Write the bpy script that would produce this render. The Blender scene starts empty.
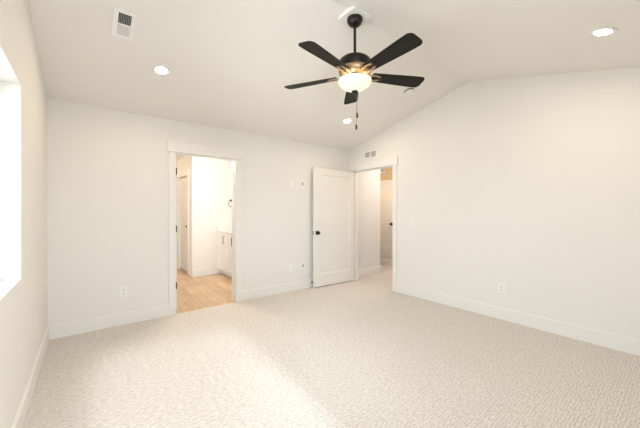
import bpy, bmesh, math, random
from mathutils import Vector, Matrix
random.seed(4)
SC = bpy.context.scene
COL = SC.collection
R = math.radians

# ------------------------------------------------------------------ camera, sky, sun, exposure
cam = bpy.data.objects.new('camera', bpy.data.cameras.new('camera'))
COL.objects.link(cam)
cam.location = (0, 0, 1.309)
cam.rotation_euler = (R(90), 0, R(-38.28))
cam.data.sensor_width = 36.0
cam.data.lens = 36.0 * 294.0 / 640.0
cam.data.shift_y = -3.5 / 640.0
cam.data.clip_start = 0.02
SC.camera = cam

SC.view_settings.view_transform = 'Standard'
SC.view_settings.look = 'None'
SC.view_settings.gamma = 1.0
SC.view_settings.use_curve_mapping = False
SC.view_settings.exposure = 0.93

SKY = 7.6            # overcast daylight seen through the windows
BULB = 2.0
WARM = (1.0, 0.79, 0.57)
w = bpy.data.worlds.new('world'); SC.world = w
w.use_nodes = True
nt = w.node_tree
bg = nt.nodes['Background']
tc = nt.nodes.new('ShaderNodeTexCoord')
sx = nt.nodes.new('ShaderNodeSeparateXYZ')
rp = nt.nodes.new('ShaderNodeValToRGB')
rp.color_ramp.elements[0].position = 0.44; rp.color_ramp.elements[0].color = (0.62, 0.62, 0.62, 1)
rp.color_ramp.elements[1].position = 0.60; rp.color_ramp.elements[1].color = (0.76, 0.885, 1.0, 1)
mp = nt.nodes.new('ShaderNodeMapRange')
mp.inputs['From Min'].default_value = -1; mp.inputs['From Max'].default_value = 1
nt.links.new(tc.outputs['Generated'], sx.inputs[0])
nt.links.new(sx.outputs['Z'], mp.inputs['Value'])
nt.links.new(mp.outputs['Result'], rp.inputs['Fac'])
nt.links.new(rp.outputs['Color'], bg.inputs['Color'])
bg.inputs['Strength'].default_value = SKY

def portal(name, loc, rot, sx_, sy_):
    l = bpy.data.lights.new(name, 'AREA'); l.shape = 'RECTANGLE'
    l.size = sx_; l.size_y = sy_; l.cycles.is_portal = True
    o = bpy.data.objects.new(name, l); COL.objects.link(o)
    o.location = loc; o.rotation_euler = rot
    return o

sun = bpy.data.objects.new('sun', bpy.data.lights.new('sun', 'SUN')); COL.objects.link(sun)
sun.data.energy = 1.35; sun.data.angle = R(4); sun.data.color = (0.90, 0.95, 1.0)
sun.rotation_euler = Vector((0.05, 1.0, -0.52)).to_track_quat('-Z', 'Y').to_euler()

def lamp(name, loc, power, color, radius, parent=None, kind='POINT', spot=150):
    l = bpy.data.lights.new(name, kind); l.energy = power; l.color = color
    l.shadow_soft_size = radius
    if kind == 'SPOT':
        l.spot_size = R(spot); l.spot_blend = 1.0
    o = bpy.data.objects.new(name, l); COL.objects.link(o); o.location = loc
    o.parent = parent
    return o

# ------------------------------------------------------------------ dimensions (metres)
XL, XR = -0.323, 3.907
YB, YS = 4.045, -0.45
H = 2.448
YR, ZR = 1.797, 2.994
KN = (ZR - H) / (YB - YR)
KS = 0.258
HS = ZR - KS * (YR - YS)
TB = 0.12          # partition thickness
TE = 0.20          # outside wall thickness
def cz(y): return ZR - KN * (y - YR) if y > YR else ZR - KS * (YR - y)

# ------------------------------------------------------------------ materials
def mat(name, color, rough=0.5, metal=0.0, bump=0.0, bscale=200.0, vary=0.0, vscale=3.0, emit=None, estr=0.0, spec=0.5):
    m = bpy.data.materials.new(name); m.use_nodes = True
    t = m.node_tree; b = t.nodes['Principled BSDF']
    b.inputs['Base Color'].default_value = (*color, 1)
    b.inputs['Roughness'].default_value = rough
    b.inputs['Metallic'].default_value = metal
    b.inputs['Specular IOR Level'].default_value = spec
    co = t.nodes.new('ShaderNodeTexCoord')
    if vary:
        n = t.nodes.new('ShaderNodeTexNoise'); n.inputs['Scale'].default_value = vscale; n.inputs['Detail'].default_value = 4
        mx = t.nodes.new('ShaderNodeMixRGB'); mx.blend_type = 'MULTIPLY'; mx.inputs['Fac'].default_value = vary
        mx.inputs['Color1'].default_value = (*color, 1)
        t.links.new(co.outputs['Object'], n.inputs['Vector'])
        t.links.new(n.outputs['Fac'], mx.inputs['Color2'])
        t.links.new(mx.outputs['Color'], b.inputs['Base Color'])
    if bump:
        n2 = t.nodes.new('ShaderNodeTexNoise'); n2.inputs['Scale'].default_value = bscale; n2.inputs['Detail'].default_value = 3
        bp = t.nodes.new('ShaderNodeBump'); bp.inputs['Strength'].default_value = bump; bp.inputs['Distance'].default_value = 0.002
        t.links.new(co.outputs['Object'], n2.inputs['Vector'])
        t.links.new(n2.outputs['Fac'], bp.inputs['Height'])
        t.links.new(bp.outputs['Normal'], b.inputs['Normal'])
    if emit:
        b.inputs['Emission Color'].default_value = (*emit, 1)
        b.inputs['Emission Strength'].default_value = estr
    return m

M = {}
M['wall'] = mat('wall_paint', (0.82, 0.796, 0.762), 0.85, bump=0.12, bscale=120)
M['ceiling'] = mat('ceiling_paint', (0.86, 0.832, 0.795), 0.9, bump=0.15, bscale=90)
M['trim'] = mat('trim_paint', (0.84, 0.818, 0.788), 0.38, bump=0.02, bscale=40)
M['door'] = mat('door_paint', (0.81, 0.777, 0.73), 0.38, bump=0.02, bscale=40)
M['bathwall'] = mat('bath_wall_paint', (0.84, 0.82, 0.79), 0.8, bump=0.08, bscale=120)
M['hallwall'] = mat('hall_wall_paint', (0.80, 0.77, 0.745), 0.85, bump=0.1, bscale=120)
M['plastic'] = mat('white_plastic', (0.855, 0.85, 0.835), 0.35, bump=0.01)
M['slot'] = mat('dark_slot', (0.06, 0.055, 0.05), 0.6, bump=0.05)
M['greyslot'] = mat('grey_insert', (0.42, 0.40, 0.38), 0.6, bump=0.05)
M['black'] = mat('black_metal', (0.012, 0.011, 0.010), 0.35, metal=0.4, bump=0.02)
M['ventlite'] = mat('pale_vent_enamel', (0.66, 0.65, 0.63), 0.4, bump=0.02)
M['duct'] = mat('duct_shade', (0.05, 0.05, 0.05), 0.8, bump=0.05)
M['ventwhite'] = mat('vent_enamel', (0.90, 0.90, 0.89), 0.4, bump=0.02)
M['ventgrey'] = mat('grey_vent_enamel', (0.55, 0.53, 0.51), 0.5, bump=0.02)
M['steel'] = mat('dark_nickel', (0.25, 0.24, 0.23), 0.35, metal=0.8, bump=0.02)
M['bronze'] = mat('oiled_bronze', (0.020, 0.015, 0.012), 0.32, metal=0.45, bump=0.03, bscale=60)
M['bronze_lit'] = mat('lamp_gold_bronze', (0.46, 0.33, 0.19), 0.36, metal=0.75, bump=0.03, bscale=60)  # bronze with the bowl lamp's golden glow put into its colour
M['cabinet'] = mat('white_cabinet_paint', (0.84, 0.835, 0.82), 0.4, bump=0.02)
M['quartz'] = mat('white_quartz', (0.86, 0.85, 0.83), 0.2, vary=0.06, vscale=14)
M['vinyl'] = mat('white_vinyl', (0.86, 0.86, 0.85), 0.4, bump=0.02)
M['lens'] = mat('lit_lens', (0.9, 0.9, 0.88), 0.5, emit=(1.0, 0.81, 0.61), estr=86 * BULB)
M['bowl'] = mat('lit_frosted_glass', (0.42, 0.40, 0.36), 0.35, emit=(1.0, 0.86, 0.62), estr=0.44)

def wood(name, c1, c2, plank=None, axis='Y', rough=0.45, stretch=14.0, spec=0.5):
    m = bpy.data.materials.new(name); m.use_nodes = True
    t = m.node_tree; b = t.nodes['Principled BSDF']; b.inputs['Roughness'].default_value = rough; b.inputs['Specular IOR Level'].default_value = spec
    co = t.nodes.new('ShaderNodeTexCoord')
    mpn = t.nodes.new('ShaderNodeMapping')
    mpn.inputs['Scale'].default_value = (stretch, 1.2, stretch) if axis == 'Y' else (1.2, stretch, stretch)
    n = t.nodes.new('ShaderNodeTexNoise'); n.inputs['Scale'].default_value = 2.2; n.inputs['Detail'].default_value = 7; n.inputs['Distortion'].default_value = 0.6
    r = t.nodes.new('ShaderNodeValToRGB')
    r.color_ramp.elements[0].position = 0.3; r.color_ramp.elements[0].color = (*c1, 1)
    r.color_ramp.elements[1].position = 0.72; r.color_ramp.elements[1].color = (*c2, 1)
    t.links.new(co.outputs['Object'], mpn.inputs[0]); t.links.new(mpn.outputs[0], n.inputs['Vector'])
    t.links.new(n.outputs['Fac'], r.inputs['Fac'])
    out = r.outputs['Color']
    if plank:
        rot = t.nodes.new('ShaderNodeMapping')
        if axis == 'Y': rot.inputs['Rotation'].default_value = (0, 0, R(90))
        br = t.nodes.new('ShaderNodeTexBrick')
        br.inputs['Scale'].default_value = 1.0
        br.inputs['Brick Width'].default_value = 1.22; br.inputs['Row Height'].default_value = plank
        br.inputs['Mortar Size'].default_value = 0.0016; br.inputs['Mortar Smooth'].default_value = 0.2
        br.inputs['Color1'].default_value = (1.12, 1.10, 1.07, 1); br.inputs['Color2'].default_value = (0.80, 0.76, 0.70, 1)
        br.inputs['Mortar'].default_value = (0.45, 0.38, 0.30, 1)
        br.offset = 0.37
        mx = t.nodes.new('ShaderNodeMixRGB'); mx.blend_type = 'MULTIPLY'; mx.inputs['Fac'].default_value = 1.0
        t.links.new(co.outputs['Object'], rot.inputs[0]); t.links.new(rot.outputs[0], br.inputs['Vector'])
        t.links.new(out, mx.inputs['Color1']); t.links.new(br.outputs['Color'], mx.inputs['Color2'])
        out = mx.outputs['Color']
    t.links.new(out, b.inputs['Base Color'])
    return m
M['planks'] = wood('oak_plank_floor', (0.55, 0.39, 0.24), (0.78, 0.61, 0.43), plank=0.18)
M['blade'] = wood('dark_walnut_blade', (0.010, 0.0085, 0.0075), (0.019, 0.016, 0.014), axis='X', rough=0.6, spec=0.2)
M['tan_panel'] = wood('pale_tan_panel', (0.60, 0.45, 0.28), (0.72, 0.57, 0.38), axis='Y')  # warm tan grained colour of the panel above the closet door

def carpet():
    m = bpy.data.materials.new('beige_loop_carpet'); m.use_nodes = True
    t = m.node_tree; b = t.nodes['Principled BSDF']
    b.inputs['Roughness'].default_value = 1.0; b.inputs['Specular IOR Level'].default_value = 0.1
    co = t.nodes.new('ShaderNodeTexCoord')
    mpn = t.nodes.new('ShaderNodeMapping'); mpn.inputs['Scale'].default_value = (30, 84, 1)
    n = t.nodes.new('ShaderNodeTexNoise'); n.inputs['Scale'].default_value = 1.0; n.inputs['Detail'].default_value = 2.5; n.inputs['Roughness'].default_value = 0.6
    n2 = t.nodes.new('ShaderNodeTexNoise'); n2.inputs['Scale'].default_value = 150; n2.inputs['Detail'].default_value = 2
    t.links.new(co.outputs['Object'], mpn.inputs[0]); t.links.new(mpn.outputs[0], n.inputs['Vector'])
    t.links.new(co.outputs['Object'], n2.inputs['Vector'])
    wv_ = t.nodes.new('ShaderNodeTexWave'); wv_.wave_type = 'BANDS'; wv_.bands_direction = 'Y'
    wv_.inputs['Scale'].default_value = 17.0; wv_.inputs['Distortion'].default_value = 5.0
    wv_.inputs['Detail'].default_value = 1.5; wv_.inputs['Detail Scale'].default_value = 1.6
    t.links.new(co.outputs['Object'], wv_.inputs['Vector'])
    a1 = t.nodes.new('ShaderNodeMath'); a1.operation = 'MULTIPLY_ADD'; a1.inputs[1].default_value = 0.22
    t.links.new(wv_.outputs['Fac'], a1.inputs[0]); t.links.new(n.outputs['Fac'], a1.inputs[2])
    ad = t.nodes.new('ShaderNodeMath'); ad.operation = 'MULTIPLY_ADD'; ad.inputs[1].default_value = 0.42
    t.links.new(n2.outputs['Fac'], ad.inputs[0]); t.links.new(a1.outputs[0], ad.inputs[2])
    r = t.nodes.new('ShaderNodeValToRGB')
    r.color_ramp.elements[0].position = 0.60; r.color_ramp.elements[0].color = (0.555, 0.495, 0.440, 1)
    r.color_ramp.elements[1].position = 1.0; r.color_ramp.elements[1].color = (0.80, 0.752, 0.708, 1)
    t.links.new(ad.outputs[0], r.inputs['Fac']); t.links.new(r.outputs['Color'], b.inputs['Base Color'])
    bp = t.nodes.new('ShaderNodeBump'); bp.inputs['Strength'].default_value = 0.55; bp.inputs['Distance'].default_value = 0.006
    t.links.new(ad.outputs[0], bp.inputs['Height']); t.links.new(bp.outputs['Normal'], b.inputs['Normal'])
    return m
M['carpet'] = carpet()

def glass():
    m = bpy.data.materials.new('window_glass'); m.use_nodes = True
    t = m.node_tree
    for n in list(t.nodes):
        if n.type == 'BSDF_PRINCIPLED': t.nodes.remove(n)
    out = [n for n in t.nodes if n.type == 'OUTPUT_MATERIAL'][0]
    tr = t.nodes.new('ShaderNodeBsdfTransparent'); tr.inputs['Color'].default_value = (0.96, 0.98, 0.97, 1)
    gl = t.nodes.new('ShaderNodeBsdfGlossy'); gl.inputs['Roughness'].default_value = 0.02
    fr = t.nodes.new('ShaderNodeFresnel'); fr.inputs['IOR'].default_value = 1.45
    mx = t.nodes.new('ShaderNodeMixShader')
    t.links.new(fr.outputs[0], mx.inputs[0]); t.links.new(tr.outputs[0], mx.inputs[1]); t.links.new(gl.outputs[0], mx.inputs[2])
    t.links.new(mx.outputs[0], out.inputs['Surface'])
    return m
M['glass'] = glass()

# ------------------------------------------------------------------ mesh helpers
def box(bm, x0, x1, y0, y1, z0, z1):
    v = [bm.verts.new(p) for p in ((x0,y0,z0),(x1,y0,z0),(x1,y1,z0),(x0,y1,z0),(x0,y0,z1),(x1,y0,z1),(x1,y1,z1),(x0,y1,z1))]
    for f in ((3,2,1,0),(4,5,6,7),(0,1,5,4),(1,2,6,5),(2,3,7,6),(3,0,4,7)):
        bm.faces.new([v[i] for i in f])
    return v

def prism(bm, pts, axis, a, b):
    """closed outline extruded along an axis; pts are the two other coordinates in order"""
    def P(p, t):
        if axis == 'x': return (t, p[0], p[1])
        if axis == 'y': return (p[0], t, p[1])
        return (p[0], p[1], t)
    A = [bm.verts.new(P(p, a)) for p in pts]; B = [bm.verts.new(P(p, b)) for p in pts]
    n = len(pts)
    bm.faces.new(A[::-1]); bm.faces.new(B)
    for i in range(n):
        bm.faces.new((A[i], A[(i+1) % n], B[(i+1) % n], B[i]))

def lathe(bm, prof, seg=32, cx=0, cy=0, axis='z'):
    rings = []
    for r, z in prof:
        ring = []
        for k in range(seg if r > 1e-6 else 1):
            a = 2 * math.pi * k / seg
            p = (cx + r * math.cos(a), cy + r * math.sin(a), z)
            if axis == '-y': p = (p[0], -z, p[1])
            if axis == '-x': p = (-z, p[0], p[1])
            ring.append(bm.verts.new(p))
        rings.append(ring)
    for A, B in zip(rings, rings[1:]):
        for k in range(seg):
            a0 = A[k % len(A)]; a1 = A[(k+1) % len(A)]; b0 = B[k % len(B)]; b1 = B[(k+1) % len(B)]
            vs = []
            for v in (a0, a1, b1, b0):
                if v not in vs: vs.append(v)
            if len(vs) > 2: bm.faces.new(vs)

def tube(bm, pts, r, seg=10, closed=False):
    pts = [Vector(p) for p in pts]; n = len(pts); rings = []
    for i, p in enumerate(pts):
        if closed: d = (pts[(i+1) % n] - pts[i-1]).normalized()
        else: d = (pts[min(i+1, n-1)] - pts[max(i-1, 0)]).normalized()
        up = Vector((0, 0, 1)) if abs(d.z) < 0.9 else Vector((1, 0, 0))
        u = d.cross(up).normalized(); v = d.cross(u)
        rings.append([bm.verts.new(p + u * r * math.cos(2*math.pi*k/seg) + v * r * math.sin(2*math.pi*k/seg)) for k in range(seg)])
    m = n if closed else n - 1
    for i in range(m):
        A, B = rings[i], rings[(i+1) % n]
        for k in range(seg):
            bm.faces.new((A[k], A[(k+1) % seg], B[(k+1) % seg], B[k]))
    if not closed:
        bm.faces.new(rings[0][::-1]); bm.faces.new(rings[-1])

def obj(name, bm, m, parent=None, smooth=False, bevel=0.0, seg=2):
    bmesh.ops.recalc_face_normals(bm, faces=bm.faces)
    me = bpy.data.meshes.new(name); bm.to_mesh(me); bm.free()
    me.materials.append(m)
    if smooth:
        for p in me.polygons: p.use_smooth = True
    o = bpy.data.objects.new(name, me); COL.objects.link(o); o.parent = parent
    if smooth:
        try: me.set_sharp_from_angle(angle=R(40))
        except Exception: pass
    if bevel:
        b = o.modifiers.new('bevel', 'BEVEL'); b.width = bevel; b.segments = seg; b.limit_method = 'ANGLE'; b.angle_limit = R(40)
    return o

def boxes(name, lst, m, parent=None, bevel=0.0):
    bm = bmesh.new()
    for b in lst: box(bm, *b)
    return obj(name, bm, m, parent, bevel=bevel)

def tag(o, label, cat, group=None, kind=None):
    o['label'] = label; o['category'] = cat
    if group: o['group'] = group
    if kind: o['kind'] = kind
    return o

def thing(name, label, cat, loc=(0, 0, 0), rot=(0, 0, 0), group=None):
    o = bpy.data.objects.new(name, None); o.empty_display_size = 0.05; COL.objects.link(o)
    o.location = loc; o.rotation_euler = rot
    return tag(o, label, cat, group)

def struct(o, label, cat):
    return tag(o, label, cat, kind='structure')

def copy_tree(o, parent=None):
    c = o.copy(); COL.objects.link(c); c.parent = parent
    for ch in list(o.children): copy_tree(ch, c)
    return c

# ------------------------------------------------------------------ shell of the bedroom
BX0, BX1, BTOP = 0.872, 1.650, 2.037          # bathroom doorway, clear opening
HY0, HY1, HTOP = 3.030, 3.940, 2.037          # hall doorway, clear opening
WY0, WY1, WZ0, WZ1 = 0.78, 2.557, 0.889, 2.081  # side window
SX0, SX1, SZ0, SZ1 = -0.19, 1.12, 0.889, 2.081   # added window behind the camera, sized to light the carpet
J = 0.018                                      # jamb thickness

bm = bmesh.new()
box(bm, XL - TE, XR + 0.06, YS - TE, YB + 0.005, -0.12, 0)
box(bm, XR + 0.06, 6.4, 1.2, 5.9, -0.12, 0)
struct(obj('floor', bm, M['carpet']), 'beige ribbed loop carpet across the bedroom and hall', 'floor')
bm = bmesh.new(); box(bm, -0.9, 3.4, YB + 0.005, 8.6, -0.12, -0.003)
struct(obj('floor_bath', bm, M['planks']), 'light oak plank floor of the bathroom through the left doorway', 'floor')

bm = bmesh.new()
prism(bm, [(YS - TE, cz(YS - TE)), (YR, ZR), (YB + 0.06, cz(YB + 0.06)), (YB + 0.06, 3.2), (YS - TE, 3.2)], 'x', XL - TE, XR + 0.06)
struct(obj('ceiling', bm, M['ceiling']), 'vaulted cream painted ceiling with a ridge over the fan', 'ceiling')

def gable(bm, ya, yb, z0, x0, x1):
    pts = [(ya, z0), (yb, z0), (yb, cz(yb) + 0.03)]
    if ya < YR < yb: pts.append((YR, ZR + 0.03))
    pts.append((ya, cz(ya) + 0.03))
    prism(bm, pts, 'x', x0, x1)

bm = bmesh.new()                                # left (window) wall
gable(bm, YS, WY0, 0, XL - TE, XL); gable(bm, WY1, YB, 0, XL - TE, XL)
gable(bm, WY0, WY1, WZ1, XL - TE, XL)
box(bm, XL - TE, XL, WY0, WY1, 0, WZ0)
struct(obj('wall_left', bm, M['wall']), 'cream wall at far left with the bright window opening', 'wall')
bm = bmesh.new()                                # back wall with the bathroom doorway
box(bm, XL - TE, BX0 - J, YB, YB + TB, 0, H + .01); box(bm, BX1 + J, XR, YB, YB + TB, 0, H + .01)
box(bm, BX0 - J, BX1 + J, YB, YB + TB, BTOP + J, H + .01)
struct(obj('wall_back', bm, M['wall']), 'cream back wall holding the bathroom doorway', 'wall')
bm = bmesh.new()                                # right gable wall with the hall doorway
gable(bm, YS, HY0 - J, 0, XR, XR + TB); gable(bm, HY0 - J, HY1 + J, HTOP + J, XR, XR + TB)
gable(bm, HY1 + J, YB + TB, 0, XR, XR + TB)
struct(obj('wall_right', bm, M['wall']), 'long cream gable wall on the right with one outlet', 'wall')
bm = bmesh.new()                                # wall behind the camera
box(bm, XL - TE, SX0, YS - TE, YS, 0, HS + .03); box(bm, SX1, XR + TB, YS - TE, YS, 0, HS + .03)
box(bm, SX0, SX1, YS - TE, YS, 0, SZ0); box(bm, SX0, SX1, YS - TE, YS, SZ1, HS + .03)
struct(obj('wall_front', bm, M['wall']), 'cream wall behind the camera with an added window', 'wall')

# windows: vinyl frame at the outer face, two sashes, sill board
def window(n, label, w_, h_, loc, rz, split=True):
    """local x along the wall, opening w_ by h_, -y outside"""
    fr = bmesh.new(); d0, d1 = -TE + 0.005, -TE + 0.065; t = 0.032
    for a in ((0, t, d0, d1, 0, h_), (w_ - t, w_, d0, d1, 0, h_), (t, w_ - t, d0, d1, 0, t), (t, w_ - t, d0, d1, h_ - t, h_)): box(fr, *a)
    o = obj('window_%d' % n, fr, M['vinyl'], bevel=0.003)
    o.location = loc; o.rotation_euler = (0, 0, rz); struct(o, label, 'window')
    if split: boxes('mullion', [(w_/2 - 0.025, w_/2 + 0.025, d0, d1, t, h_ - t)], M['vinyl'], o, 0.003)
    for a, b in ((t, w_/2 - 0.025), (w_/2 + 0.025, w_ - t)) if split else ((t, w_ - t),):
        boxes('pane', [(a, b, d0 + 0.028, d0 + 0.032, t, h_ - t)], M['glass'], o)
    return o
window(1, 'bright side window at the left edge, white daylight and reveal', WY1 - WY0, WZ1 - WZ0, (XL, WY1, WZ0), R(-90))
window(2, 'added unseen window behind the camera, shaping the daylight', SX1 - SX0, SZ1 - SZ0, (SX0, YS, SZ0), 0, False)
portal('daylight_portal', (XL - TE - 0.01, (WY0 + WY1)/2, (WZ0 + WZ1)/2), (0, R(-90), 0), WZ1 - WZ0, WY1 - WY0)
portal('daylight_portal', ((SX0 + SX1)/2, YS - TE - 0.01, (SZ0 + SZ1)/2), (R(90), 0, 0), SX1 - SX0, SZ1 - SZ0)

# ------------------------------------------------------------------ bathroom and hall beyond the doorways
AX, AY = 1.605, 6.085                          # outer corner of the inner bathroom wall
BD0, BD1 = 6.40, 7.165                         # door in its west face
bm = bmesh.new()
box(bm, AX, 2.76, AY, AY + TB, 0, H)
struct(obj('wall_bath_inner', bm, M['bathwall']), 'bright white bathroom wall seen through the left doorway', 'wall')
bm = bmesh.new()
box(bm, AX, AX + TB, AY + TB, BD0 - J, 0, H); box(bm, AX, AX + TB, BD1 + J, 8.3, 0, H); box(bm, AX, AX + TB, BD0 - J, BD1 + J, BTOP + J, H)
struct(obj('wall_bath_side', bm, M['bathwall']), 'bathroom wall turning away behind the white corner, with a door', 'wall')
bm = bmesh.new(); box(bm, 2.76, 2.88, YB + TB, 8.3, 0, H)
struct(obj('wall_bath_east', bm, M['bathwall']), 'bathroom wall behind the vanity', 'wall')
bm = bmesh.new(); box(bm, -0.9, -0.78, YB + TB, 8.3, 0, H)
struct(obj('wall_bath_west', bm, M['bathwall']), 'bathroom wall out of view on the left', 'wall')
bm = bmesh.new(); box(bm, -0.9, 2.88, 8.3, 8.42, 0, H)
struct(obj('wall_bath_north', bm, M['bathwall']), 'far bathroom wall behind the inner door', 'wall')
bm = bmesh.new(); box(bm, -0.9, 3.0, YB + TB, 8.42, H, H + .1)
struct(obj('ceiling_bath', bm, M['bathwall']), 'flat white bathroom ceiling', 'ceiling')

HX = 5.69                                      # far hall wall
HNY, HNX = 4.085, 4.845                        # hall wall beside the doorway
LD0, LD1, LZ0, LZ1 = 4.40, 5.16, 0.175, 2.03   # linen closet door
bm = bmesh.new(); box(bm, XR + TB, HNX, HNY, HNY + TB, 0, H)
struct(obj('wall_hall_near', bm, M['hallwall']), 'plain hall wall just beyond the open doorway', 'wall')
bm = bmesh.new()
box(bm, HX, HX + TB, 1.3, LD0 - J, 0, H); box(bm, HX, HX + TB, LD1 + J, 5.8, 0, H)
box(bm, HX, HX + TB, LD0 - J, LD1 + J, LZ1 + J, H); box(bm, HX + .05, HX + TB, LD0 - J, LD1 + J, 0, LZ1 + J)
struct(obj('wall_hall_far', bm, M['hallwall']), 'far hall wall with the raised closet door', 'wall')
bm = bmesh.new(); box(bm, HNX - TB, HX + TB, 5.7, 5.82, 0, H); box(bm, HNX - TB, HNX, HNY + TB, 5.7, 0, H)
struct(obj('wall_hall_north', bm, M['hallwall']), 'hall alcove walls hidden behind the near hall wall', 'wall')
bm = bmesh.new(); box(bm, XR + TB, HX + TB, 1.3, 1.42, 0, H)
struct(obj('wall_hall_south', bm, M['hallwall']), 'hall end wall out of view', 'wall')
bm = bmesh.new(); box(bm, XR + TB, HX + TB, 1.3, 5.82, H, H + .1)
struct(obj('ceiling_hall', bm, M['hallwall']), 'flat white hall ceiling', 'ceiling')

# ------------------------------------------------------------------ baseboards
BH, BT = 0.142, 0.015
def base(name, label, lst):
    bm = bmesh.new()
    for axis, a, b, face, sgn in lst:
        o = [(0, 0), (BT, 0), (BT, BH - 0.008), (BT - 0.006, BH), (0, BH)]
        if axis == 'x': prism(bm, [(face + sgn * p, q) for p, q in o], 'x', a, b)
        else: prism(bm, [(face + sgn * p, q) for p, q in o], 'y', a, b)
    struct(obj(name, bm, M['trim']), label, 'baseboard')
CW = 0.082                                     # casing width
base('baseboard_left', 'white baseboard under the window wall at far left', [('y', YS, YB, XL, 1)])
base('baseboard_back', 'white baseboard along the back wall either side of the bathroom doorway', [('x', XL + BT, BX0 - CW, YB, -1), ('x', BX1 + CW, XR, YB, -1)])
base('baseboard_right', 'white baseboard along the long right wall', [('y', YS, HY0 - CW, XR, -1)])
base('baseboard_front', 'white baseboard behind the camera', [('x', XL + BT, XR - BT, YS, 1)])
base('baseboard_bath', 'white baseboard on the bright bathroom wall', [('x', AX, 2.175, AY, -1), ('y', BD1 + CW, 8.3, AX, -1)])
base('baseboard_hall', 'white baseboard on the hall wall beyond the doorway', [('x', XR + TB + .03, HNX, HNY, -1), ('y', HNY - BT, HNY + TB, HNX, 1)])

# ------------------------------------------------------------------ doorway trims
def doorway(n, label, w_, h_, loc, rz, depth, head=True, back=True, stop_y=None, side=(CW, CW)):
    """local x across the opening from 0 to w_, wall face at y=0, wall body towards +y"""
    s0, s1 = side
    bm = bmesh.new()
    box(bm, -J, 0, 0, depth, 0, h_ + J); box(bm, w_, w_ + J, 0, depth, 0, h_ + J); box(bm, 0, w_, 0, depth, h_, h_ + J)
    if stop_y is not None:
        a, b = stop_y, stop_y + 0.034
        box(bm, 0, 0.011, a, b, 0, h_); box(bm, w_ - 0.011, w_, a, b, 0, h_); box(bm, 0.011, w_ - 0.011, a, b, h_ - 0.011, h_)
    o = obj('trim_%d' % n, bm, M['trim']); o.location = loc; o.rotation_euler = (0, 0, rz)
    struct(o, label, 'door frame')
    for f, s in ((0, -1), (depth, 1)) if back else ((0, -1),):
        y0, y1 = sorted((f, f + s * 0.017))
        boxes('side_casing', [(-s0, -0.005, y0, y1, 0, h_ + 0.005)], M['trim'], o, 0.0025)
        boxes('side_casing', [(w_ + 0.005, w_ + s1, y0, y1, 0, h_ + 0.005)], M['trim'], o, 0.0025)
        y0, y1 = sorted((f, f + s * 0.027))
        boxes('head_casing', [(-s0 - 0.022, w_ + s1 + 0.022, y0, y1, h_ + 0.006, h_ + 0.142)], M['trim'], o, 0.0025)
    return o
t1 = doorway(1, 'white casing of the bathroom doorway in the back wall', BX1 - BX0, BTOP, (BX0, YB, 0), 0, TB, stop_y=0.05)
boxes('strike_plate', [(BX1 - BX0 - 0.003, BX1 - BX0 + 0.001, 0.088, 0.115, 0.90, 0.96)], M['steel'], t1)
t2 = doorway(2, 'white casing of the hall doorway in the right wall', HY1 - HY0, HTOP, (XR, HY1, 0), R(-90), TB, stop_y=0.04)
t3 = doorway(3, 'casing around the inner bathroom door', BD1 - BD0, BTOP, (AX, BD1, 0), R(-90), TB, back=False, stop_y=0.075)
bm = bmesh.new()
box(bm, 0, 0.012, 0, LD1 - LD0, 0.0, 0.158)
o = obj('trim_4', bm, M['trim']); o.location = (HX - 0.012, LD0, 0)
struct(o, 'white riser board under the hall closet door', 'trim')
bm = bmesh.new()
box(bm, 0, 0.014, 0, 0.9, 0, 0.055)
o = obj('trim_5', bm, M['trim'], bevel=0.002); o.location = (HX - 0.014, LD0 - 0.07, LZ1 - 0.045)
struct(o, 'thin white head trim above the hall closet door', 'trim')
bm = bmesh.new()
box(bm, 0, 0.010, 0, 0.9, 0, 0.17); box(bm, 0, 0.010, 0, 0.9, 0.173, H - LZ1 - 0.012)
o = obj('trim_6', bm, M['tan_panel']); o.location = (HX - 0.010, LD0 - 0.07, LZ1 + 0.011)
struct(o, 'pale tan panel above the hall closet door', 'panel')

# ------------------------------------------------------------------ doors
def knob_parts(parent, x, z, face_y, s, square=True):
    """rose, neck and knob standing off a door face towards s (+1/-1 local y)"""
    def Y(d): return face_y + s * d
    bm = bmesh.new()
    y0, y1 = sorted((Y(0), Y(0.008)))
    box(bm, x - 0.032, x + 0.032, y0, y1, z - 0.032, z + 0.032)
    k = obj('door_knob', bm, M['black'], parent, bevel=0.002)
    bm = bmesh.new()
    prof = [(0.0, 0.006), (0.012, 0.006), (0.011, 0.028), (0.020, 0.033), (0.026, 0.042), (0.026, 0.052), (0.021, 0.059), (0.0, 0.060)]
    lathe(bm, prof, 20, axis='-y')
    for v in bm.verts: v.co = Vector((v.co.x + x, face_y - s * v.co.y, v.co.z + z))
    obj('knob_grip', bm, M['black'], k, smooth=True)

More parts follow.
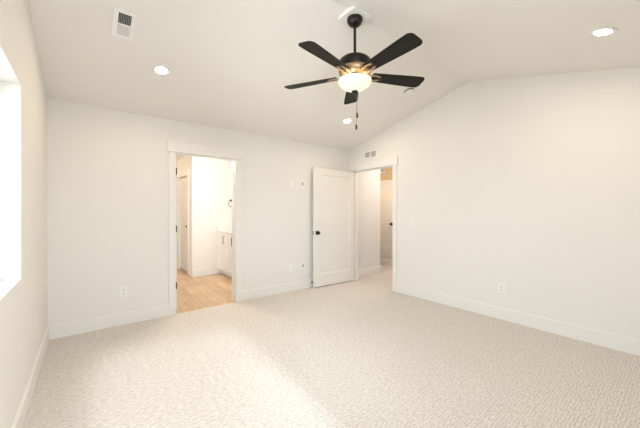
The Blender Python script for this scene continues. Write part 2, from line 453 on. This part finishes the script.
def door(n, label, wd, z0, z1, loc, rz, y0, y1, knobs=(1, -1), kx=None, kz=0.93, hinges=None, hinge_y=0.0, latch=True, stile=0.112, rb=0.21):
    """leaf from the hinge at local x=0 to x=wd, thickness y0..y1"""
    bm = bmesh.new(); st = stile
    box(bm, 0, st, y0, y1, z0, z1); box(bm, wd - st, wd, y0, y1, z0, z1)
    box(bm, st, wd - st, y0, y1, z1 - st, z1); box(bm, st, wd - st, y0, y1, z0, z0 + rb)
    o = obj('door_%d' % n, bm, M['door']); o.location = loc; o.rotation_euler = (0, 0, rz)
    struct(o, label, 'door')
    e = 0.009
    # flat panel with a sloped sticking edge round it
    bm = bmesh.new()
    xa, xb, za, zb = st, wd - st, z0 + rb, z1 - st; q = 0.010
    box(bm, xa, xb, y0 + e, y1 - e, za, zb)
    for ys, yi in ((y0 + 0.002, y0 + e), (y1 - 0.002, y1 - e)):
        out = [(xa, za), (xb, za), (xb, zb), (xa, zb)]; inn = [(xa + q, za + q), (xb - q, za + q), (xb - q, zb - q), (xa + q, zb - q)]
        A = [bm.verts.new((p[0], ys, p[1])) for p in out]; B = [bm.verts.new((p[0], yi, p[1])) for p in inn]
        for i in range(4): bm.faces.new((A[i], A[(i+1) % 4], B[(i+1) % 4], B[i]))
    obj('door_panel', bm, M['door'], o)
    kx = wd - 0.066 if kx is None else kx
    for s in knobs: knob_parts(o, kx, kz, y1 if s > 0 else y0, s)
    if latch:
        boxes('latch_plate', [(wd - 0.001, wd + 0.002, (y0 + y1)/2 - 0.012, (y0 + y1)/2 + 0.012, kz - 0.028, kz + 0.028)], M['steel'], o)
    for hz in hinges or ():
        bm = bmesh.new()
        box(bm, -0.0025, 0.0005, y0 + 0.004, y1 - 0.002, hz - 0.045, hz + 0.045)
        lathe(bm, [(0, hz - 0.047), (0.006, hz - 0.047), (0.006, hz + 0.047), (0, hz + 0.047)], 12, cx=-0.003, cy=hinge_y)
        obj('hinge', bm, M['black'], o)
    return o
door(1, 'white one-panel bedroom door swung open against the back wall', 0.902, 0.014, 2.033, (3.888, 3.937, 0), R(177.3), 0.0, 0.035, kz=0.93, hinges=(0.26, 1.07, 1.83))
door(2, 'bathroom door folded open inside, only its hinged edge showing', 0.765, 0.014, 2.028, (0.880, YB + TB + 0.004, 0), R(88.5), -0.035, 0.0, hinges=(0.33, 1.07, 1.82))
door(3, 'cream inner bathroom door beyond the white corner', BD1 - BD0 - 0.006, 0.022, 2.03, (AX + 0.035, BD1 - 0.003, 0), R(-90), 0.0, 0.035, knobs=(-1,), kz=0.98, latch=False)
door(4, 'narrow view of the raised closet door at the hall end', LD1 - LD0 - 0.006, LZ0, LZ1 - 0.04, (HX + 0.004, LD1 - 0.003, 0), R(-90), 0.0, 0.035, knobs=(-1,), kz=0.985, latch=False, stile=0.10, rb=0.20, kx=LD1 - LD0 - 0.05)

# ------------------------------------------------------------------ ceiling fan
FX, FY = 1.798, 1.796
fan = thing('ceiling_fan', 'dark bronze five-blade ceiling fan with a glowing glass bowl', 'ceiling fan', (FX, FY, 0))
bm = bmesh.new()
a = 0.102; z0 = 2.955
prism(bm, [(-a, z0), (a, z0), (a, cz(FY + a) + .001), (YR - FY, ZR + .001), (-a, cz(FY - a) + .001)], 'x', -a, a)
obj('mounting_block', bm, M['ventwhite'], fan)
bm = bmesh.new()
lathe(bm, [(0, 2.9555), (0.066, 2.9555), (0.0675, 2.950), (0.066, 2.932), (0.058, 2.912), (0.044, 2.898), (0.030, 2.890), (0.018, 2.887), (0, 2.887)], 40)
obj('canopy', bm, M['bronze'], fan, smooth=True)
bm = bmesh.new(); lathe(bm, [(0, 2.893), (0.0118, 2.893), (0.0118, 2.63), (0, 2.63)], 20)
obj('downrod', bm, M['bronze'], fan, smooth=True)
bm = bmesh.new()
lathe(bm, [(0, 2.650), (0.018, 2.650), (0.022, 2.636), (0.030, 2.626), (0.075, 2.619), (0.114, 2.607), (0.134, 2.590), (0.140, 2.568), (0.139, 2.530), (0.133, 2.5205), (0.122, 2.5165), (0, 2.5165)], 48)
mh = obj('motor_housing', bm, M['bronze'], fan, smooth=True)
bm = bmesh.new()
lathe(bm, [(0.1335, 2.5200), (0.139, 2.512), (0.138, 2.495), (0.130, 2.478), (0.112, 2.466), (0.085, 2.461), (0, 2.460)], 48)
obj('housing_underside', bm, M['bronze_lit'], mh, smooth=True)
bm = bmesh.new(); lathe(bm, [(0, 2.4615), (0.074, 2.4615), (0.077, 2.459), (0.077, 2.4525), (0.072, 2.450), (0, 2.450)], 40)
obj('flywheel', bm, M['bronze'], fan, smooth=True)
bm = bmesh.new(); lathe(bm, [(0, 2.4505), (0.060, 2.4505), (0.066, 2.448), (0.064, 2.443), (0, 2.442)], 48)
obj('light_fitter', bm, M['bronze'], fan, smooth=True)
bm = bmesh.new()
prof = [(0.142, 2.424)]
for k in range(0, 13):
    t = R(90) * k / 12
    prof.append((0.142 * math.cos(t) ** 1.12 if k < 12 else 0.0, 2.420 - 0.087 * math.sin(t) ** 1.1))
lathe(bm, prof, 48)
lathe(bm, [(0.142, 2.424), (0.136, 2.424), (0.130, 2.400), (0.100, 2.366), (0.05, 2.342), (0, 2.338)], 48)
obj('glass_bowl', bm, M['bowl'], fan, smooth=True)
bm = bmesh.new(); lathe(bm, [(0, 2.334), (0.026, 2.333), (0.029, 2.325), (0.020, 2.315), (0.010, 2.306), (0, 2.303)], 24)
lathe(bm, [(0, 2.45), (0.004, 2.45), (0.004, 2.33), (0, 2.33)], 10)
obj('finial', bm, M['bronze'], fan, smooth=True)
for (dx, dy, zt, zp) in ((0.016, -0.012, 2.318, 2.124), (0.004, -0.014, 2.318, 2.022)):
    bm = bmesh.new(); tube(bm, [(dx, dy, zt), (dx, dy, zp + 0.02)], 0.0014, 8)
    ch = obj('pull_chain', bm, M['steel'], fan, smooth=True)
    bm = bmesh.new(); lathe(bm, [(0, zp + 0.023), (0.0045, zp + 0.022), (0.008, zp + 0.012), (0.0085, zp - 0.012), (0.006, zp - 0.021), (0, zp - 0.022)], 16, cx=dx, cy=dy)
    obj('chain_pendant', bm, M['bronze'], ch, smooth=True)

def blade_outline():
    pts = []; r0, r1 = 0.155, 0.656
    def halfw(r):
        t = (r - r0) / (r1 - r0)
        return 0.052 + 0.022 * min(1, t * 1.25) ** 0.9
    n = 10
    for i in range(n + 1):
        r = r0 + (r1 - 0.03 - r0) * i / n; pts.append((r, -halfw(r)))
    hw = halfw(r1); c = 0.040
    for k in range(1, 7):
        t = R(90) * k / 6; pts.append((r1 - c + c * math.sin(t), -(hw - c) - c * math.cos(t)))
    for k in range(0, 6):
        t = R(90) * k / 6; pts.append((r1 - c + c * math.cos(t), (hw - c) + c * math.sin(t)))
    for i in range(n, -1, -1):
        r = r0 + (r1 - 0.03 - r0) * i / n; pts.append((r, halfw(r)))
    return pts
bm = bmesh.new(); prism(bm, blade_outline(), 'z', -0.003, 0.003)
blade0 = obj('blade', bm, M['blade'], fan, bevel=0.0015)
bm = bmesh.new()
# bracket: hub tab, two splayed prongs and a screw plate under the blade
for s in (-1, 1):
    pts = [(0.070, s*0.011, -0.0125), (0.095, s*0.021, -0.0125), (0.140, s*0.031, -0.0085), (0.190, s*0.031, -0.0065), (0.240, s*0.018, -0.0065)]
    for p, q in zip(pts, pts[1:]):
        w0 = 0.0085
        vs = [bm.verts.new(x) for x in ((p[0], p[1]-w0, p[2]-.003), (p[0], p[1]+w0, p[2]-.003), (p[0], p[1]+w0, p[2]+.003), (p[0], p[1]-w0, p[2]+.003),
                                        (q[0], q[1]-w0, q[2]-.003), (q[0], q[1]+w0, q[2]-.003), (q[0], q[1]+w0, q[2]+.003), (q[0], q[1]-w0, q[2]+.003))]
        for f in ((3,2,1,0),(4,5,6,7),(0,1,5,4),(1,2,6,5),(2,3,7,6),(3,0,4,7)): bm.faces.new([vs[i] for i in f])
iron0 = obj('blade_bracket', bm, M['bronze_lit'], blade0, bevel=0.001)
bm = bmesh.new()
box(bm, 0.228, 0.256, -0.026, 0.026, -0.0105, -0.0032)
obj('bracket_plate', bm, M['bronze'], fan, bevel=0.001).parent = blade0
def place_blade(b, ang):
    b.location = (0, 0, 2.468)
    b.rotation_euler = (Matrix.Rotation(R(-1.1), 3, Vector((0.62, 0.785, 0))) @ Matrix.Rotation(R(ang), 3, 'Z') @ Matrix.Rotation(R(-12), 3, 'X')).to_euler()
place_blade(blade0, 49)
for k in range(1, 5):
    place_blade(copy_tree(blade0, fan), 49 + 72 * k)
for k in range(3):
    ba = R(49 + 36 + 120 * k)
    lamp('fan_bulb', (0.086 * math.cos(ba), 0.086 * math.sin(ba), 2.416), 0.11 * BULB, WARM, 0.016, fan)

# ------------------------------------------------------------------ recessed lights
def ceil_rot(y): return (-math.atan(KN), 0, 0) if y > YR else (math.atan(KS), 0, 0)
GRP = 'recessed ceiling lights'
def recessed(label, x, y, z, rot, first=None):
    if first is None:
        t = thing('recessed_light', label, 'ceiling light', (x, y, z), rot, GRP)
        bm = bmesh.new()
        lathe(bm, [(0.048, -0.0005), (0.084, -0.0005), (0.086, -0.003), (0.082, -0.006), (0.056, -0.007), (0.048, -0.004), (0.048, -0.0005)], 40)
        obj('trim_ring', bm, M['plastic'], t, smooth=True)
        bm = bmesh.new(); lathe(bm, [(0, -0.0035), (0.030, -0.0035), (0.0485, -0.003)], 40)
        obj('lens', bm, M['lens'], t, smooth=True)
    else:
        t = copy_tree(first); t.location = (x, y, z); t.rotation_euler = rot; t['label'] = label
    return t
r0 = recessed('round glowing recessed light left of the fan, near the ceiling vent', 0.556, 3.170, cz(3.170), ceil_rot(3.17))
recessed('round glowing recessed light seen beside the fan pull chains', 3.049, 3.203, cz(3.203), ceil_rot(3.2), r0)
recessed('round glowing recessed light at the upper right above the right wall', 3.004, 0.412, cz(0.412), ceil_rot(0.4), r0)
recessed('round recessed light in the ceiling over the camera, out of view', 0.55, 0.412, cz(0.412), ceil_rot(0.4), r0)
recessed('round recessed light in the bathroom ceiling', 1.35, 5.2, H, (0, 0, 0), r0)
recessed('round recessed light in the hall ceiling', 4.75, 3.2, H, (0, 0, 0), r0)
lamp('bath_bulb', (1.5, 4.75, H - 0.4), 8.5 * BULB, (1.0, 0.94, 0.86), 0.2)
lamp('bath_bulb', (0.6, 7.0, H - 0.25), 4 * BULB, (1.0, 0.74, 0.46), 0.1)
lamp('hall_light', (4.98, 4.75, 1.75), 2.0 * BULB, (1.0, 0.80, 0.56), 0.08)  # added lamp without a fixture, brightens the closet door evenly
lamp('hall_light', (5.0, 3.3, H - 0.25), 3.8 * BULB, (1.0, 0.92, 0.84), 0.1)

# ------------------------------------------------------------------ vents and detector
VX, VY = 0.222, 2.752
vent = thing('ceiling_vent', 'white rectangular ceiling register with louvres over painted duct shade at upper left', 'vent', (VX, VY, cz(VY)), ceil_rot(VY))
hw, hl, iw, il = 0.074, 0.151, 0.041, 0.114
boxes('frame', [(-hw, -iw, -hl, hl, -0.008, 0), (iw, hw, -hl, hl, -0.008, 0), (-iw, iw, -hl, -il, -0.008, 0), (-iw, iw, il, hl, -0.008, 0), (-iw, iw, -0.006, 0.006, -0.007, -0.001)], M['ventwhite'], vent, 0.002)
boxes('duct_backing', [(-iw, iw, -il, il, -0.0012, 0)], M['duct'], vent)  # near-black sheet stands in for the shade inside the duct
for i in range(7):
    x = -iw + (i + 0.9) * (2 * iw) / 7.6
    boxes('louvre', [(x - 0.0012, x + 0.0012, -il + 0.012, -0.006, -0.007, -0.0012)], M['ventgrey'], vent)
for i in range(8):
    y = 0.006 + (i + 0.5) * (il - 0.006) / 8
    bm = bmesh.new()
    prism(bm, [(y - 0.0066, -0.0030), (y + 0.0080, -0.0075), (y + 0.0080, -0.0065), (y - 0.0066, -0.0020)], 'x', -iw, iw)
    obj('louvre', bm, M['ventlite'], vent)

wv = thing('wall_vent', 'small two-section grey wall grille above the hall doorway', 'vent', (XR, 3.515, 2.299), (0, 0, R(-90)))
boxes('frame', [(-0.142, -0.126, -0.008, 0, -0.062, 0.062), (0.126, 0.142, -0.008, 0, -0.062, 0.062), (-0.126, 0.126, -0.008, 0, 0.047, 0.062), (-0.126, 0.126, -0.008, 0, -0.062, -0.047), (-0.012, 0.012, -0.008, 0, -0.047, 0.047)], M['ventwhite'], wv, 0.002)
for s in (-1, 1):
    x0, x1 = sorted((s * 0.012, s * 0.126))
    bm = bmesh.new(); box(bm, x0, x1, -0.0015, 0, -0.047, 0.047)
    for i in range(8):
        z = -0.047 + (i + 0.5) * 0.094 / 8
        prism(bm, [(-0.007, z - 0.004), (-0.0065, z - 0.0045), (-0.0015, z + 0.002), (-0.0018, z + 0.003)], 'x', x0, x1)
    obj('grille', bm, M['ventgrey'], wv)

SX_, SY_ = 3.275, 2.285
sd = thing('smoke_detector', 'white round smoke detector below the right fan blade tip', 'smoke detector', (SX_, SY_, cz(SY_)), ceil_rot(SY_))
bm = bmesh.new(); lathe(bm, [(0, 0), (0.066, 0), (0.068, -0.006), (0.066, -0.012), (0.060, -0.0125)], 40); obj('base', bm, M['plastic'], sd, smooth=True)
bm = bmesh.new(); lathe(bm, [(0.0, -0.0120), (0.0620, -0.0120), (0.0620, -0.0260), (0.0, -0.0260)], 40); obj('sounder_gap', bm, M['slot'], sd, smooth=True)
bm = bmesh.new(); lathe(bm, [(0, -0.042), (0.040, -0.042), (0.054, -0.039), (0.059, -0.030), (0.060, -0.0255), (0, -0.0255)], 40)
obj('cover', bm, M['plastic'], sd, smooth=True)

# ------------------------------------------------------------------ wall plates
def outlet(label, loc, rz, first=None):
    if first:
        t = copy_tree(first); t.location = loc; t.rotation_euler = (0, 0, rz); t['label'] = label; return t
    t = thing('wall_outlet', label, 'outlet', loc, (0, 0, rz), 'duplex wall outlets')
    boxes('cover_plate', [(-0.037, 0.037, -0.0055, 0, -0.060, 0.060)], M['plastic'], t, 0.003)
    for z in (-0.020, 0.020):
        bm = bmesh.new()
        prism(bm, [(-0.017, z - 0.010), (-0.012, z - 0.014), (0.012, z - 0.014), (0.017, z - 0.010), (0.017, z + 0.010), (0.012, z + 0.014), (-0.012, z + 0.014), (-0.017, z + 0.010)], 'y', -0.0075, -0.004)
        s = obj('socket', bm, M['plastic'], t)
        boxes('slots', [(-0.0075, -0.0045, -0.0080, -0.0070, z - 0.002, z + 0.008), (0.0045, 0.0075, -0.0080, -0.0070, z - 0.002, z + 0.008), (-0.0028, 0.0028, -0.0080, -0.0070, z - 0.010, z - 0.005)], M['slot'], s)
    return t
o0 = outlet('white duplex outlet low on the back wall, left of the bathroom doorway', (0.320, YB, 0.380), 0)
outlet('white duplex outlet low on the long right wall', (XR, 1.424, 0.376), R(-90), o0)
def plate(name, label, loc, inner, m, cat='wall plate'):
    t = thing(name, label, cat, loc, group='wall plates beside the bedroom door')
    boxes('cover_plate', [(-0.037, 0.037, -0.0055, 0, -0.060, 0.060)], M['plastic'], t, 0.003)
    boxes('insert', [inner], m, t, 0.001)
    return t
plate('wall_plate', 'white low outlet plate on the back wall, left of the pair beside the door', (2.580, YB, 0.390), (-0.017, 0.017, -0.0075, -0.005, -0.034, 0.034), M['plastic'])
plate('wall_plate', 'white low plate with a grey insert nearest the open bedroom door', (2.828, YB, 0.379), (-0.013, 0.017, -0.0075, -0.005, -0.022, 0.030), M['greyslot'])
plate('wall_plate', 'plain white plate high on the back wall, left of the pair', (2.592, YB, 1.739), (-0.017, 0.017, -0.0075, -0.005, -0.034, 0.034), M['plastic'])
t = thing('wall_plate', 'small white plate with a dark slot high beside the bedroom door', 'wall plate', (2.812, YB, 1.757), group='wall plates beside the bedroom door')
boxes('cover_plate', [(-0.037, 0.037, -0.0055, 0, -0.060, 0.060)], M['plastic'], t, 0.003)
boxes('insert', [(-0.012, 0.018, -0.0075, -0.005, -0.032, 0.032)], M['greyslot'], t)
sw = thing('light_switch', 'white double rocker light switch on the right wall beside the hall doorway', 'light switch', (XR, 2.642, 1.133), (0, 0, R(-90)))
boxes('cover_plate', [(-0.060, 0.060, -0.0055, 0, -0.060, 0.060)], M['plastic'], sw, 0.003)
for x in (-0.024, 0.024):
    boxes('rocker_gap', [(x - 0.0185, x + 0.0185, -0.0060, -0.004, -0.036, 0.036)], M['greyslot'], sw)
    bm = bmesh.new(); prism(bm, [(-0.005, -0.034), (-0.010, -0.034), (-0.0065, 0.034), (-0.005, 0.034)], 'x', x - 0.0165, x + 0.0165)
    obj('rocker', bm, M['plastic'], sw)

ds = thing('door_stop', 'small black door stop on the baseboard behind the open bedroom door', 'door stop', (3.003, YB - BT, 0.085))
bm = bmesh.new(); lathe(bm, [(0, 0), (0.013, 0), (0.013, 0.004), (0.005, 0.006), (0.005, 0.030), (0, 0.030)], 14, axis='-y'); obj('rod', bm, M['black'], ds, smooth=True)
bm = bmesh.new(); lathe(bm, [(0, 0.028), (0.010, 0.028), (0.010, 0.040), (0.007, 0.044), (0, 0.044)], 14, axis='-y'); obj('rubber_tip', bm, M['black'], ds, smooth=True)

ch = thing('door_chime', 'small white wall box with a dark face on the tan panel in the hall', 'chime', (HX - 0.010, 4.712, 2.290), (0, 0, R(-90)))
boxes('housing', [(-0.064, 0.064, -0.014, 0, -0.068, 0.068)], M['plastic'], ch, 0.004)
boxes('dark_face', [(-0.036, 0.036, -0.0155, -0.0135, -0.042, 0.042)], M['greyslot'], ch)

# ------------------------------------------------------------------ bathroom vanity and towel ring
VF = 2.115                                     # front of the cabinet
va = thing('bathroom_vanity', 'white bathroom vanity with a pale countertop beyond the left doorway', 'vanity', (VF, AY, 0))
L = 1.335; VD = 0.643
boxes('cabinet_body', [(0.0, VD, -L, -0.001, 0.10, 0.86)], M['cabinet'], va, 0.002)
boxes('toe_kick', [(0.06, VD, -L, -0.001, 0.0, 0.10)], M['cabinet'], va)
boxes('countertop', [(-0.022, VD, -L - 0.02, -0.001, 0.86, 0.90)], M['quartz'], va, 0.003)
boxes('backsplash', [(-0.015, VD, -0.021, -0.001, 0.90, 1.0)], M['quartz'], va, 0.002)
for i in range(3):
    y1 = -0.012 - i * 0.440; y0 = y1 - 0.432; q = 0.055
    bm = bmesh.new()
    for b in ((y0, y0 + q, 0.115, 0.845), (y1 - q, y1, 0.115, 0.845), (y0 + q, y1 - q, 0.845 - q, 0.845), (y0 + q, y1 - q, 0.115, 0.115 + q)):
        box(bm, -0.019, -0.0005, b[0], b[1], b[2], b[3])
    box(bm, -0.010, -0.0005, y0 + q, y1 - q, 0.115 + q, 0.845 - q)
    d = obj('cabinet_door', bm, M['cabinet'], va)
    hy = y0 + 0.036
    bm = bmesh.new()
    tube(bm, [(-0.019, hy, 0.655), (-0.048, hy, 0.655), (-0.048, hy, 0.805), (-0.019, hy, 0.805)], 0.0065, 8)
    obj('pull_handle', bm, M['black'], d, smooth=True)
tr = thing('towel_ring', 'black towel ring on the bathroom wall above the vanity, half hidden by the frame', 'towel ring', (2.385, AY, 1.525))
bm = bmesh.new(); box(bm, -0.016, 0.016, -0.008, 0, -0.016, 0.016); box(bm, -0.008, 0.008, -0.05, -0.008, -0.010, 0.010); obj('wall_mount', bm, M['black'], tr, bevel=0.002)
bm = bmesh.new(); tube(bm, [(0.070 * math.sin(2*math.pi*k/32), -0.042, -0.070 + 0.070 * math.cos(2*math.pi*k/32)) for k in range(32)], 0.005, 8, closed=True)
obj('ring', bm, M['black'], tr, smooth=True)
